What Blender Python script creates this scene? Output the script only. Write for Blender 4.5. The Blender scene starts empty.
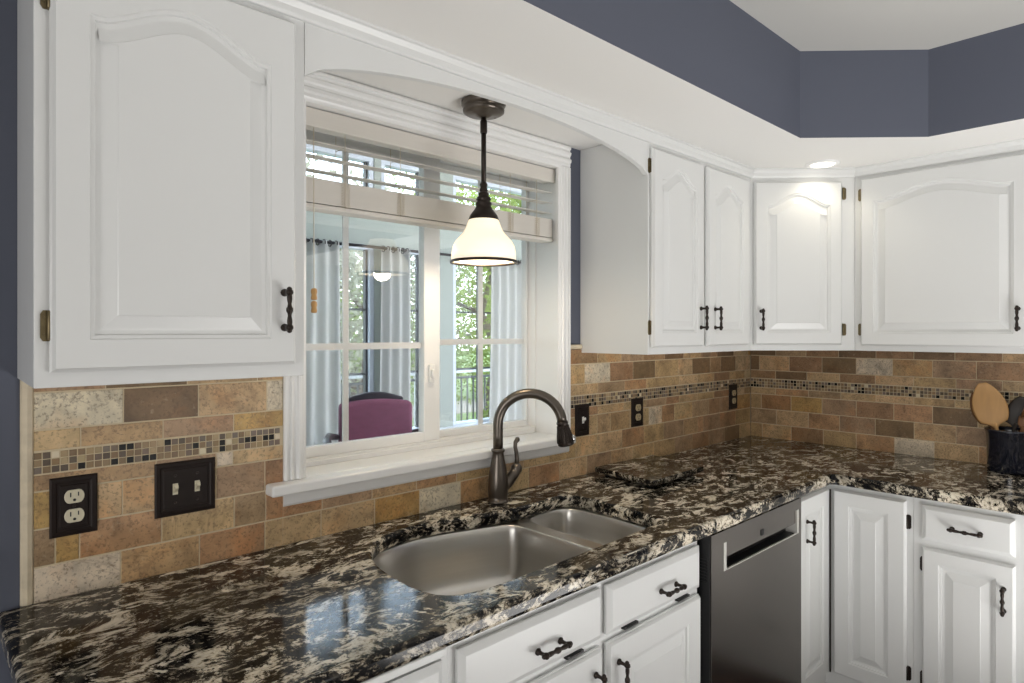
import bpy, bmesh, math, random
from mathutils import Vector, Matrix
S = bpy.context.scene
COL = S.collection
PI = math.pi
R = math.radians

# ------------------------------------------------------------------ camera, sky, light, exposure
cam_d = bpy.data.cameras.new('camera'); cam = bpy.data.objects.new('camera', cam_d); COL.objects.link(cam)
cam_d.sensor_width = 36.0; cam_d.lens = 639.0 / 1024 * 36; cam_d.clip_start = 0.02; cam_d.clip_end = 200
cam_d.shift_y = -9.5 / 1024
cam.location = (0, -1.575, 1.45)
cam.rotation_euler = (R(90), 0, R(46.7 - 90))
S.camera = cam

W = bpy.data.worlds.new('sky'); S.world = W; W.use_nodes = True
nt = W.node_tree; bg = nt.nodes['Background']
tc = nt.nodes.new('ShaderNodeTexCoord'); sx = nt.nodes.new('ShaderNodeSeparateXYZ'); cr = nt.nodes.new('ShaderNodeValToRGB')
nt.links.new(tc.outputs['Generated'], sx.inputs[0]); nt.links.new(sx.outputs['Z'], cr.inputs[0]); nt.links.new(cr.outputs[0], bg.inputs[0])
cr.color_ramp.elements[0].position = 0.02; cr.color_ramp.elements[0].color = (.90, .94, .97, 1)
cr.color_ramp.elements[1].position = .30; cr.color_ramp.elements[1].color = (.66, .79, .96, 1)
bg.inputs[1].default_value = 6.0

def lamp(name, kind, loc, energy, color=(1, 1, 1), rot=(0, 0, 0), **kw):
    d = bpy.data.lights.new(name, kind); d.energy = energy; d.color = color
    for k, v in kw.items(): setattr(d, k, v)
    o = bpy.data.objects.new(name, d); o.location = loc; o.rotation_euler = rot; COL.objects.link(o); return o
lamp('sun', 'SUN', (0, 0, 10), 1.6, (1, .95, .86), (R(46), 0, R(28)), angle=R(1))
# added fill: one unseen lamp from the left, two unseen ones aimed up
lamp('added_side_fill', 'AREA', (-2.5, -2.0, 1.2), 45, (1, .99, .975), (R(90), 0, R(-90)), shape='RECTANGLE', size=1.8, size_y=1.6)
lamp('added_upward_fill', 'AREA', (1.1, -2.7, .55), 17, (1, .985, .96), (R(180), 0, 0), shape='DISK', size=.7)
lamp('added_low_upward_fill', 'AREA', (1.9, -2.25, .20), 45, (1, .985, .965), (R(180), 0, 0), shape='DISK', size=1.4)

S.view_settings.view_transform = 'Standard'
S.view_settings.look = 'None'
S.view_settings.gamma = 1
S.view_settings.use_curve_mapping = False
S.view_settings.exposure = 0.0

# ------------------------------------------------------------------ materials
def srgb(r, g, b):
    f = lambda c: (c / 255 / 12.92) if c / 255 <= .04045 else ((c / 255 + .055) / 1.055) ** 2.4
    return (f(r), f(g), f(b), 1)
def mat(name, color=(.8, .8, .8, 1), rough=.5, metal=0, spec=.5, coat=0, bump=None, noise=None):
    m = bpy.data.materials.new(name); m.use_nodes = True
    n = m.node_tree; b = n.nodes['Principled BSDF']
    b.inputs['Base Color'].default_value = color; b.inputs['Roughness'].default_value = rough
    b.inputs['Metallic'].default_value = metal; b.inputs['Specular IOR Level'].default_value = spec
    b.inputs['Coat Weight'].default_value = coat; b.inputs['Coat Roughness'].default_value = .05
    tcn = n.nodes.new('ShaderNodeTexCoord')
    if noise:                                   # (scale vector, amount, detail): small colour variation of the stuff itself
        mp = n.nodes.new('ShaderNodeMapping'); mp.inputs['Scale'].default_value = noise[0]
        nz = n.nodes.new('ShaderNodeTexNoise'); nz.inputs['Scale'].default_value = 1; nz.inputs['Detail'].default_value = noise[2]
        n.links.new(tcn.outputs['Object'], mp.inputs[0]); n.links.new(mp.outputs[0], nz.inputs[0])
        mx = n.nodes.new('ShaderNodeMix'); mx.data_type = 'RGBA'
        mx.inputs['A'].default_value = [c * (1 - noise[1]) for c in color[:3]] + [1]
        mx.inputs['B'].default_value = [min(1, c * (1 + noise[1])) for c in color[:3]] + [1]
        n.links.new(nz.outputs['Fac'], mx.inputs['Factor']); n.links.new(mx.outputs['Result'], b.inputs['Base Color'])
    if bump:                                    # (scale vector, strength, distance)
        mp2 = n.nodes.new('ShaderNodeMapping'); mp2.inputs['Scale'].default_value = bump[0]
        nz2 = n.nodes.new('ShaderNodeTexNoise'); nz2.inputs['Scale'].default_value = 1; nz2.inputs['Detail'].default_value = 3
        bp = n.nodes.new('ShaderNodeBump'); bp.inputs['Strength'].default_value = bump[1]; bp.inputs['Distance'].default_value = bump[2]
        n.links.new(tcn.outputs['Object'], mp2.inputs[0]); n.links.new(mp2.outputs[0], nz2.inputs[0])
        n.links.new(nz2.outputs['Fac'], bp.inputs['Height']); n.links.new(bp.outputs[0], b.inputs['Normal'])
    return m
M = {}
M['white'] = mat('white_enamel', srgb(223, 224, 223), .32, bump=((160, 160, 9), .10, .001))
M['trim'] = mat('white_trim_paint', srgb(240, 240, 239), .30)
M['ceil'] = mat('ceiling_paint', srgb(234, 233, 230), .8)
M['ceil_dim'] = mat('shaded_ceiling_paint', srgb(194, 193, 189), .9)  # main ceiling: darker than the soffit underside, its dimmer light put into the colour
M['blue'] = mat('slate_blue_paint', srgb(95, 99, 112), .7, spec=.25, noise=((3, 3, 3), .03, 2))
M['roomwall'] = mat('pale_wall_paint', srgb(200, 198, 192), .8)
M['grout'] = mat('grout', srgb(212, 196, 166), .9, noise=((60, 60, 60), .12, 3))
M['bronze'] = mat('dark_bronze', srgb(54, 47, 43), .36, .75, noise=((30, 30, 30), .35, 3))
M['faucet'] = mat('oil_rubbed_bronze', srgb(102, 95, 88), .30, .9, noise=((18, 18, 18), .2, 2))
M['plate'] = mat('bronze_plate', srgb(36, 27, 24), .45, .2, .3, noise=((25, 25, 25), .2, 3))
M['hinge'] = mat('antique_brass', srgb(116, 104, 78), .4, .85, noise=((60, 60, 60), .45, 3))
M['black'] = mat('black_plastic', srgb(14, 14, 15), .35)
M['ivory'] = mat('ivory_plastic', srgb(222, 214, 188), .35)
M['tan_plastic'] = mat('almond_plastic', srgb(196, 178, 142), .4)
M['whiteplastic'] = mat('white_plastic', srgb(238, 238, 236), .3)
M['chrome'] = mat('chrome', srgb(205, 205, 205), .12, 1)
M['steel'] = mat('brushed_steel', srgb(208, 205, 200), .30, 1, bump=((6, 6, 400), .08, .0006), noise=((3, 3, 90), .05, 2))
M['dwsteel'] = mat('black_stainless', srgb(126, 121, 116), .22, 1, bump=((900, 900, 3), .03, .0003))
M['bezel'] = mat('bright_steel_trim', srgb(206, 204, 198), .5, .4)
M['crock'] = mat('navy_glaze', srgb(13, 18, 34), .16, coat=.6, noise=((20, 20, 20), .3, 2))
M['spoon'] = mat('beech_wood', srgb(205, 160, 105), .5, noise=((60, 60, 7), .16, 4))
M['spoon_dark'] = mat('walnut_wood', srgb(122, 84, 52), .5, noise=((60, 60, 7), .2, 4))
M['nylon'] = mat('dark_wood_utensil', srgb(44, 36, 30), .45)
M['slat'] = mat('blind_slat', srgb(226, 221, 213), .45, noise=((2, 60, 60), .04, 2))
M['cord'] = mat('blind_cord', srgb(214, 203, 182), .8)
M['tassel'] = mat('oak_tassel', srgb(188, 146, 92), .5, noise=((80, 80, 12), .2, 3))
M['burgundy'] = mat('burgundy_fabric', srgb(114, 60, 82), .85, noise=((14, 14, 40), .22, 5), bump=((250, 250, 250), .3, .001))
M['darkwood'] = mat('dark_wood', srgb(48, 42, 46), .35)
M['sunwall'] = mat('sunroom_paint', srgb(172, 178, 170), .7)
M['sunframe'] = mat('sunroom_frame', srgb(216, 222, 232), .45)
M['mullion'] = mat('dark_mullion', srgb(52, 52, 54), .5)
M['rod'] = mat('curtain_rod_metal', srgb(58, 54, 52), .4, .8)
M['bark'] = mat('bark', srgb(96, 82, 70), .9, noise=((8, 8, 3), .3, 5))
M['lawn'] = mat('lawn', srgb(112, 130, 70), .95, noise=((4, 4, 4), .35, 6))
M['deck'] = mat('deck_boards', srgb(150, 140, 130), .8, noise=((20, 2, 2), .15, 4))
M['suntile'] = mat('sunroom_floor', srgb(170, 160, 148), .5)
M['railing'] = mat('black_railing', srgb(50, 52, 54), .5)
M['rail_top'] = mat('grey_rail', srgb(186, 188, 190), .5)
M['caulk'] = mat('pencil_tile', srgb(218, 204, 178), .45, noise=((24, 24, 34), .28, 6))

def curtain_mat():
    m = bpy.data.materials.new('sheer_fabric'); m.use_nodes = True; n = m.node_tree; n.nodes.clear()
    o = n.nodes.new('ShaderNodeOutputMaterial'); d = n.nodes.new('ShaderNodeBsdfDiffuse'); t = n.nodes.new('ShaderNodeBsdfTranslucent'); x = n.nodes.new('ShaderNodeMixShader')
    d.inputs[0].default_value = srgb(222, 220, 216); t.inputs[0].default_value = srgb(222, 220, 216); x.inputs[0].default_value = .45
    n.links.new(d.outputs[0], x.inputs[1]); n.links.new(t.outputs[0], x.inputs[2]); n.links.new(x.outputs[0], o.inputs[0]); return m
M['sheer'] = curtain_mat()
def leaf_mat(name, c1, c2):
    m = bpy.data.materials.new(name); m.use_nodes = True; n = m.node_tree; n.nodes.clear()
    o = n.nodes.new('ShaderNodeOutputMaterial'); d = n.nodes.new('ShaderNodeBsdfDiffuse'); t = n.nodes.new('ShaderNodeBsdfTranslucent'); x = n.nodes.new('ShaderNodeMixShader')
    tcn = n.nodes.new('ShaderNodeTexCoord'); nz = n.nodes.new('ShaderNodeTexNoise'); nz.inputs['Scale'].default_value = 2.2; nz.inputs['Detail'].default_value = 4
    mx = n.nodes.new('ShaderNodeMix'); mx.data_type = 'RGBA'; mx.inputs['A'].default_value = c1; mx.inputs['B'].default_value = c2
    n.links.new(tcn.outputs['Object'], nz.inputs[0]); n.links.new(nz.outputs['Fac'], mx.inputs['Factor'])
    n.links.new(mx.outputs['Result'], d.inputs[0]); n.links.new(mx.outputs['Result'], t.inputs[0]); x.inputs[0].default_value = .4
    n.links.new(d.outputs[0], x.inputs[1]); n.links.new(t.outputs[0], x.inputs[2]); n.links.new(x.outputs[0], o.inputs[0]); return m
M['leaf'] = leaf_mat('foliage_green', srgb(92, 108, 52), srgb(168, 182, 98))
M['blossom'] = leaf_mat('foliage_pale', srgb(112, 112, 92), srgb(186, 182, 164))
def glass_mat(name, ior, tint=(1, 1, 1, 1)):
    m = bpy.data.materials.new(name); m.use_nodes = True; n = m.node_tree; n.nodes.clear()
    o = n.nodes.new('ShaderNodeOutputMaterial'); t = n.nodes.new('ShaderNodeBsdfTransparent'); g = n.nodes.new('ShaderNodeBsdfGlossy'); x = n.nodes.new('ShaderNodeMixShader'); f = n.nodes.new('ShaderNodeFresnel')
    geo = n.nodes.new('ShaderNodeNewGeometry'); mi = n.nodes.new('ShaderNodeMix'); mi.inputs['A'].default_value = ior; mi.inputs['B'].default_value = 1 / ior
    n.links.new(geo.outputs['Backfacing'], mi.inputs['Factor']); n.links.new(mi.outputs['Result'], f.inputs[0])
    g.inputs['Roughness'].default_value = 0.0; t.inputs[0].default_value = tint
    n.links.new(f.outputs[0], x.inputs[0]); n.links.new(t.outputs[0], x.inputs[1]); n.links.new(g.outputs[0], x.inputs[2]); n.links.new(x.outputs[0], o.inputs[0]); return m
M['glass'] = glass_mat('window_glass', 1.85)
M['glass_far'] = glass_mat('sunroom_glass', 1.3, (.93, .96, .96, 1))
def shade_mat():
    m = bpy.data.materials.new('milk_glass'); m.use_nodes = True; b = m.node_tree.nodes['Principled BSDF']
    b.inputs['Base Color'].default_value = srgb(245, 236, 218); b.inputs['Roughness'].default_value = .15
    b.inputs['Emission Color'].default_value = (1, .85, .64, 1); b.inputs['Emission Strength'].default_value = .72
    return m
M['milk'] = shade_mat()
def emit_mat(name, col, st):
    m = bpy.data.materials.new(name); m.use_nodes = True; b = m.node_tree.nodes['Principled BSDF']
    b.inputs['Emission Color'].default_value = col; b.inputs['Emission Strength'].default_value = st; return m
M['lens'] = emit_mat('lit_lens', (1, .93, .80, 1), 2.6); M['bulb'] = emit_mat('frosted_bulb', (1, .88, .70, 1), 1.5)

def granite_mat():
    m = bpy.data.materials.new('granite'); m.use_nodes = True; n = m.node_tree; b = n.nodes['Principled BSDF']
    L = n.links.new
    tcn = n.nodes.new('ShaderNodeTexCoord')
    def mapping(src, scale, rot=(0, 0, 0), loc=(0, 0, 0)):
        q = n.nodes.new('ShaderNodeMapping'); q.inputs['Scale'].default_value = scale; q.inputs['Rotation'].default_value = rot; q.inputs['Location'].default_value = loc; L(src, q.inputs[0]); return q.outputs[0]
    def noise(src, sc, det=5, rough=.55, dist=0):
        q = n.nodes.new('ShaderNodeTexNoise'); q.inputs['Scale'].default_value = sc; q.inputs['Detail'].default_value = det; q.inputs['Roughness'].default_value = rough; q.inputs['Distortion'].default_value = dist; L(src, q.inputs[0]); return q
    def ramp(src, *stops):
        q = n.nodes.new('ShaderNodeValToRGB'); e = q.color_ramp.elements
        while len(e) < len(stops): e.new(.5)
        for k, (p, c) in enumerate(stops): e[k].position = p; e[k].color = c if isinstance(c, tuple) else (c, c, c, 1)
        L(src, q.inputs[0]); return q.outputs[0]
    def mixc(fac, a, bb):
        q = n.nodes.new('ShaderNodeMix'); q.data_type = 'RGBA'
        L(fac, q.inputs['Factor'])
        for s, v in (('A', a), ('B', bb)):
            if isinstance(v, tuple): q.inputs[s].default_value = v
            else: L(v, q.inputs[s])
        return q.outputs['Result']
    def math_(op, a, bb):
        q = n.nodes.new('ShaderNodeMath'); q.operation = op; q.use_clamp = True
        for k, v in enumerate((a, bb)):
            if isinstance(v, (int, float)): q.inputs[k].default_value = v
            else: L(v, q.inputs[k])
        return q.outputs[0]
    # warp the coordinates so that the veins swirl
    w = noise(mapping(tcn.outputs['Object'], (3, 5, 5)), 1, 3, .5)
    vm = n.nodes.new('ShaderNodeVectorMath'); vm.operation = 'MULTIPLY_ADD'; vm.inputs[1].default_value = (.20, .16, .08); L(w.outputs['Color'], vm.inputs[0]); L(tcn.outputs['Object'], vm.inputs[2])
    wc = vm.outputs[0]
    vein = noise(mapping(wc, (15, 24, 24), (0, 0, R(14))), 1, 10, .74, .35).outputs['Fac']
    fine = noise(mapping(wc, (58, 96, 96), (0, 0, R(18)), (3.1, 7.7, 0)), 1, 8, .72, .3).outputs['Fac']
    big = noise(mapping(tcn.outputs['Object'], (2.4, 4.6, 4), (0, 0, R(8)), (4.3, 1.7, .4)), 1, 4, .5, .6).outputs['Fac']
    brown = noise(mapping(wc, (20, 34, 34), (0, 0, R(8)), (9, 2, 0)), 1, 8, .68).outputs['Fac']
    dark = ramp(brown, (.45, srgb(9, 9, 11)), (.54, srgb(25, 25, 26)), (.61, srgb(58, 54, 48)), (.70, srgb(116, 104, 84)))
    grey = ramp(fine, (.46, srgb(60, 54, 47)), (.56, srgb(140, 128, 108)), (.66, srgb(190, 178, 156)))
    cream = ramp(fine, (.37, srgb(90, 80, 66)), (.44, srgb(190, 176, 152)), (.54, srgb(230, 221, 203)))
    veinm = ramp(vein, (.514, 0.0), (.532, .7), (.558, 1.0))
    finem = ramp(fine, (.54, 0.0), (.60, 1.0))
    bigm = ramp(big, (.36, .35), (.54, 1.0))
    c1 = mixc(math_('MULTIPLY', finem, .7), dark, grey)
    mask = math_('MULTIPLY', veinm, bigm)
    mask = math_('MULTIPLY', mask, ramp(fine, (.38, 0.0), (.46, 1.0)))
    c2 = mixc(mask, c1, cream)
    blob = ramp(noise(mapping(wc, (9, 20, 20), (0, 0, R(6)), (1.2, 5, 2)), 1, 8, .62, .2).outputs['Fac'], (.635, 0.0), (.65, 1.0))
    c3 = mixc(blob, c2, srgb(228, 219, 202))
    L(c3, b.inputs['Base Color'])
    b.inputs['Roughness'].default_value = .10; b.inputs['Specular IOR Level'].default_value = .22; b.inputs['Coat Weight'].default_value = 0; b.inputs['Coat IOR'].default_value = 1.5; b.inputs['Coat Roughness'].default_value = .02
    return m
M['granite'] = granite_mat()

def tile_mat(name, rough):
    m = bpy.data.materials.new(name); m.use_nodes = True; n = m.node_tree; b = n.nodes['Principled BSDF']; L = n.links.new
    at = n.nodes.new('ShaderNodeAttribute'); at.attribute_name = 'tile'
    tcn = n.nodes.new('ShaderNodeTexCoord')
    off = n.nodes.new('ShaderNodeVectorMath'); off.operation = 'MULTIPLY_ADD'; off.inputs[1].default_value = (31, 17, 23)
    L(at.outputs['Color'], off.inputs[0]); L(tcn.outputs['Object'], off.inputs[2])
    def noise(sc, det, dist, vec):
        q = n.nodes.new('ShaderNodeTexNoise'); q.inputs['Scale'].default_value = sc; q.inputs['Detail'].default_value = det; q.inputs['Distortion'].default_value = dist; q.inputs['Roughness'].default_value = .6; L(vec, q.inputs[0]); return q.outputs['Fac']
    def ramp(src, *st):
        q = n.nodes.new('ShaderNodeValToRGB'); e = q.color_ramp.elements
        while len(e) < len(st): e.new(.5)
        for k, (p, c) in enumerate(st): e[k].position = p; e[k].color = (c, c, c, 1) if not isinstance(c, tuple) else c
        L(src, q.inputs[0]); return q.outputs[0]
    def mix(f, a, c, mode='MIX'):
        q = n.nodes.new('ShaderNodeMix'); q.data_type = 'RGBA'; q.blend_type = mode
        for s, v in (('Factor', f), ('A', a), ('B', c)):
            if isinstance(v, (tuple, float, int)): q.inputs[s].default_value = v
            else: L(v, q.inputs[s])
        return q.outputs['Result']
    cloud = ramp(noise(13, 8, .5, off.outputs[0]), (.28, .5), (.44, .88), (.56, 1.06), (.72, 1.3))
    c = mix(1.0, at.outputs['Color'], cloud, 'MULTIPLY')
    rust = ramp(noise(5, 4, .4, off.outputs[0]), (.54, 0.0), (.66, .55))
    c = mix(rust, c, mix(1.0, c, (1.12, .86, .66, 1), 'MULTIPLY'))
    ashy = ramp(noise(7, 5, .4, tcn.outputs['Object']), (.55, 0.0), (.68, .5))
    c = mix(ashy, c, mix(1.0, c, (.82, .82, .80, 1), 'MULTIPLY'))
    vein = ramp(noise(4.5, 6, .6, off.outputs[0]), (.488, 0.0), (.498, .3), (.502, .3), (.512, 0.0))
    c = mix(vein, c, srgb(120, 92, 66))
    speck = ramp(noise(170, 6, .1, tcn.outputs['Object']), (.36, .55), (.48, 0.0))
    c = mix(speck, c, srgb(104, 82, 60))
    pale = ramp(noise(70, 5, .3, off.outputs[0]), (.60, 0.0), (.74, .30))
    c = mix(pale, c, srgb(226, 208, 178))
    L(c, b.inputs['Base Color']); b.inputs['Roughness'].default_value = rough
    bp = n.nodes.new('ShaderNodeBump'); bp.inputs['Strength'].default_value = .25; bp.inputs['Distance'].default_value = .002
    L(noise(60, 5, .3, tcn.outputs['Object']), bp.inputs['Height']); L(bp.outputs[0], b.inputs['Normal'])
    return m
M['tile'] = tile_mat('travertine', .38)
def mosaic_mat():
    m = bpy.data.materials.new('glass_mosaic'); m.use_nodes = True; n = m.node_tree; b = n.nodes['Principled BSDF']
    at = n.nodes.new('ShaderNodeAttribute'); at.attribute_name = 'tile'; n.links.new(at.outputs['Color'], b.inputs['Base Color'])
    b.inputs['Roughness'].default_value = .3; b.inputs['Specular IOR Level'].default_value = .25; return m
M['mosaic'] = mosaic_mat()
def floor_mat():
    m = bpy.data.materials.new('dark_oak_floor'); m.use_nodes = True; n = m.node_tree; b = n.nodes['Principled BSDF']
    tcn = n.nodes.new('ShaderNodeTexCoord'); br = n.nodes.new('ShaderNodeTexBrick')
    br.inputs['Scale'].default_value = 1; br.inputs['Brick Width'].default_value = 1.1; br.inputs['Row Height'].default_value = .09; br.inputs['Mortar Size'].default_value = .002
    br.inputs['Color1'].default_value = srgb(74, 45, 30); br.inputs['Color2'].default_value = srgb(58, 34, 23); br.inputs['Mortar'].default_value = srgb(22, 13, 9)
    n.links.new(tcn.outputs['Object'], br.inputs[0]); n.links.new(br.outputs[0], b.inputs['Base Color']); b.inputs['Roughness'].default_value = .3; return m
M['floor'] = floor_mat()

# ------------------------------------------------------------------ builders
ORIGIN = {}
def link(o, parent=None):
    COL.objects.link(o)
    if parent is not None: o.parent = parent
    return o
def tag(o, label=None, cat=None, group=None, kind=None):
    for k, v in (('label', label), ('category', cat), ('group', group), ('kind', kind)):
        if v: o[k] = v
    return o
def thing(name, loc, label, cat, group=None, kind=None):
    o = bpy.data.objects.new(name, None); o.empty_display_size = .05; o.location = loc; link(o)
    ORIGIN[o.name] = Vector(loc); return tag(o, label, cat, group, kind)
def frame(o, kind='y', u=None):
    """local (u right, v up, w out of the face) -> world"""
    if kind == 'y': U, Wv = Vector((1, 0, 0)), Vector((0, -1, 0))
    elif kind == 'x': U, Wv = Vector((0, -1, 0)), Vector((-1, 0, 0))
    elif kind == 'd':
        s = math.sqrt(.5); U, Wv = Vector((s, -s, 0)), Vector((-s, -s, 0))
    V = Vector((0, 0, 1))
    m = Matrix(((U.x, V.x, Wv.x, o[0]), (U.y, V.y, Wv.y, o[1]), (U.z, V.z, Wv.z, o[2]), (0, 0, 0, 1)))
    return m
class MB:
    def __init__(s, M=None): s.v = []; s.f = []; s.c = {}; s.mi = {}; s.M = M or Matrix.Identity(4); s.sm = set()
    def p(s, co): s.v.append(s.M @ Vector(co)); return len(s.v) - 1
    def face(s, ids, col=None, mi=0, smooth=False):
        k = len(s.f); s.f.append(tuple(ids))
        if col: s.c[k] = col
        if mi: s.mi[k] = mi
        if smooth: s.sm.add(k)
    def box(s, x0, x1, y0, y1, z0, z1, col=None, mi=0):
        i = [s.p((x, y, z)) for z in (z0, z1) for y in (y0, y1) for x in (x0, x1)]
        for q in ((0, 2, 3, 1), (4, 5, 7, 6), (0, 1, 5, 4), (1, 3, 7, 5), (3, 2, 6, 7), (2, 0, 4, 6)): s.face([i[k] for k in q], col, mi)
    def prism(s, poly, a, b, axis='z', mi=0):
        """poly of 2-D points extruded from a to b; axis z: (x,y), y: (x,z), x: (y,z)"""
        f = {'z': lambda p, t: (p[0], p[1], t), 'y': lambda p, t: (p[0], t, p[1]), 'x': lambda p, t: (t, p[0], p[1])}[axis]
        A = [s.p(f(p, a)) for p in poly]; B = [s.p(f(p, b)) for p in poly]; n = len(poly)
        s.face(A[::-1], mi=mi); s.face(B, mi=mi)
        for k in range(n): s.face([A[k], A[(k + 1) % n], B[(k + 1) % n], B[k]], mi=mi)
    def loops(s, loops, closed=True, cap0=True, cap1=True, smooth=True):
        ids = [[s.p(q) for q in lp] for lp in loops]; n = len(ids[0])
        for a, b in zip(ids, ids[1:]):
            for k in range(n if closed else n - 1): s.face([a[k], a[(k + 1) % n], b[(k + 1) % n], b[k]], smooth=smooth)
        if cap0: s.face(ids[0][::-1])
        if cap1: s.face(ids[-1])
        return ids
    def lathe(s, prof, c=(0, 0, 0), seg=24, axis=(0, 0, 1), cap=True, sx=1, sy=1, smooth=True):
        """prof: (radius, distance along axis)"""
        ax = Vector(axis).normalized(); q = Vector((0, 0, 1)).rotation_difference(ax); c = Vector(c)
        lp = []
        for r, h in prof:
            lp.append([c + q @ Vector((r * sx * math.cos(2 * PI * k / seg), r * sy * math.sin(2 * PI * k / seg), h)) for k in range(seg)])
        s.loops(lp, True, cap, cap, smooth)
    def tube(s, path, rad, seg=12, cap=True):
        P = [Vector(p) for p in path]; n = len(P); rad = rad if isinstance(rad, (list, tuple)) else [rad] * n
        T = [(P[min(k + 1, n - 1)] - P[max(k - 1, 0)]).normalized() for k in range(n)]
        up = Vector((0, 0, 1)) if abs(T[0].z) < .9 else Vector((1, 0, 0))
        nrm = (up - T[0] * up.dot(T[0])).normalized(); lp = []
        for k in range(n):
            nrm = (nrm - T[k] * nrm.dot(T[k])).normalized(); bi = T[k].cross(nrm)
            lp.append([P[k] + (nrm * math.cos(2 * PI * j / seg) + bi * math.sin(2 * PI * j / seg)) * rad[k] for j in range(seg)])
        s.loops(lp, True, cap, cap)
    def ball(s, c, r, seg=12, sz=1):
        s.lathe([(r * math.sin(PI * k / 8), -r * sz * math.cos(PI * k / 8)) for k in range(0, 9)][0:9] and [(max(1e-4, r * math.sin(PI * k / 8)), -r * sz * math.cos(PI * k / 8)) for k in range(9)], c, seg)
    def build(s, name, m, parent=None, bevel=0, seg=2, subsurf=0, smooth=None, solid=0):
        root = parent
        while root is not None and root.parent is not None: root = root.parent
        off = ORIGIN.get(root.name, Vector()) if root is not None else Vector()
        me = bpy.data.meshes.new(name); me.from_pydata([tuple(p - off) for p in s.v], [], s.f)
        for x in (m if isinstance(m, (list, tuple)) else [m]): me.materials.append(M[x])
        if s.c:
            a = me.color_attributes.new('tile', 'FLOAT_COLOR', 'CORNER')
            for k, pl in enumerate(me.polygons):
                col = s.c.get(k, (.5, .5, .5, 1))
                for li in pl.loop_indices: a.data[li].color = col
        bm = bmesh.new(); bm.from_mesh(me)
        bmesh.ops.recalc_face_normals(bm, faces=bm.faces); bm.to_mesh(me); bm.free()
        for k, pl in enumerate(me.polygons):
            pl.material_index = s.mi.get(k, 0); pl.use_smooth = (k in s.sm) if smooth is None else smooth
        o = bpy.data.objects.new(name, me); link(o, parent)
        if parent is None: ORIGIN[o.name] = Vector()
        if solid: md = o.modifiers.new('solid', 'SOLIDIFY'); md.thickness = solid; md.offset = 0
        if bevel:
            md = o.modifiers.new('bevel', 'BEVEL'); md.width = bevel; md.segments = seg; md.limit_method = 'ANGLE'; md.angle_limit = R(40); md.harden_normals = False
        if subsurf: md = o.modifiers.new('sub', 'SUBSURF'); md.levels = subsurf; md.render_levels = subsurf
        return o
def struct(o): o['kind'] = 'structure'; return o
def curve_slab(name, m, parent, polys, z, depth, bev, res=3):
    """flat polygons (with holes) given thickness and rounded edges, as one mesh; occupies z-depth .. z"""
    root = parent
    while root is not None and root.parent is not None: root = root.parent
    off = ORIGIN.get(root.name, Vector()) if root is not None else Vector()
    cu = bpy.data.curves.new(name, 'CURVE'); cu.dimensions = '2D'; cu.fill_mode = 'BOTH'
    cu.extrude = depth / 2 - bev; cu.bevel_depth = bev; cu.bevel_resolution = res; cu.offset = -bev
    for pl in polys:
        sp = cu.splines.new('POLY'); sp.points.add(len(pl) - 1); sp.use_cyclic_u = True
        for k, q in enumerate(pl): sp.points[k].co = (q[0] - off.x, q[1] - off.y, 0, 1)
    t = bpy.data.objects.new('tmp', cu); COL.objects.link(t)
    dg = bpy.context.evaluated_depsgraph_get(); me = bpy.data.meshes.new_from_object(t.evaluated_get(dg))
    bpy.data.objects.remove(t); me.name = name
    for v in me.vertices: v.co.z += z - depth / 2 - off.z
    me.materials.clear(); me.materials.append(M[m])
    for pl in me.polygons: pl.use_smooth = False
    o = bpy.data.objects.new(name, me); return link(o, parent)
def smooth_loop(pts, n=6):
    """closed Catmull-Rom through pts"""
    out = []; N = len(pts)
    for i in range(N):
        p0, p1, p2, p3 = (Vector(pts[(i + k - 1) % N]) for k in range(4))
        for j in range(n):
            t = j / n
            out.append(tuple(.5 * ((2 * p1) + (p2 - p0) * t + (2 * p0 - 5 * p1 + 4 * p2 - p3) * t * t + (3 * p1 - p0 - 3 * p2 + p3) * t ** 3)))
    return out
def inset(poly, d):
    """inset a counter-clockwise 2-D polygon"""
    n = len(poly); out = []
    for k in range(n):
        a, b, c = (Vector(poly[(k + j) % n]) for j in (-1, 0, 1))
        e1 = (b - a).normalized(); e2 = (c - b).normalized()
        n1 = Vector((-e1.y, e1.x)); n2 = Vector((-e2.y, e2.x)); mm = n1 + n2
        q = mm / max(.35, (mm.dot(mm) / 2)) if mm.length > 1e-6 else n1
        out.append(tuple(b + q * d))
    return out

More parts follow.
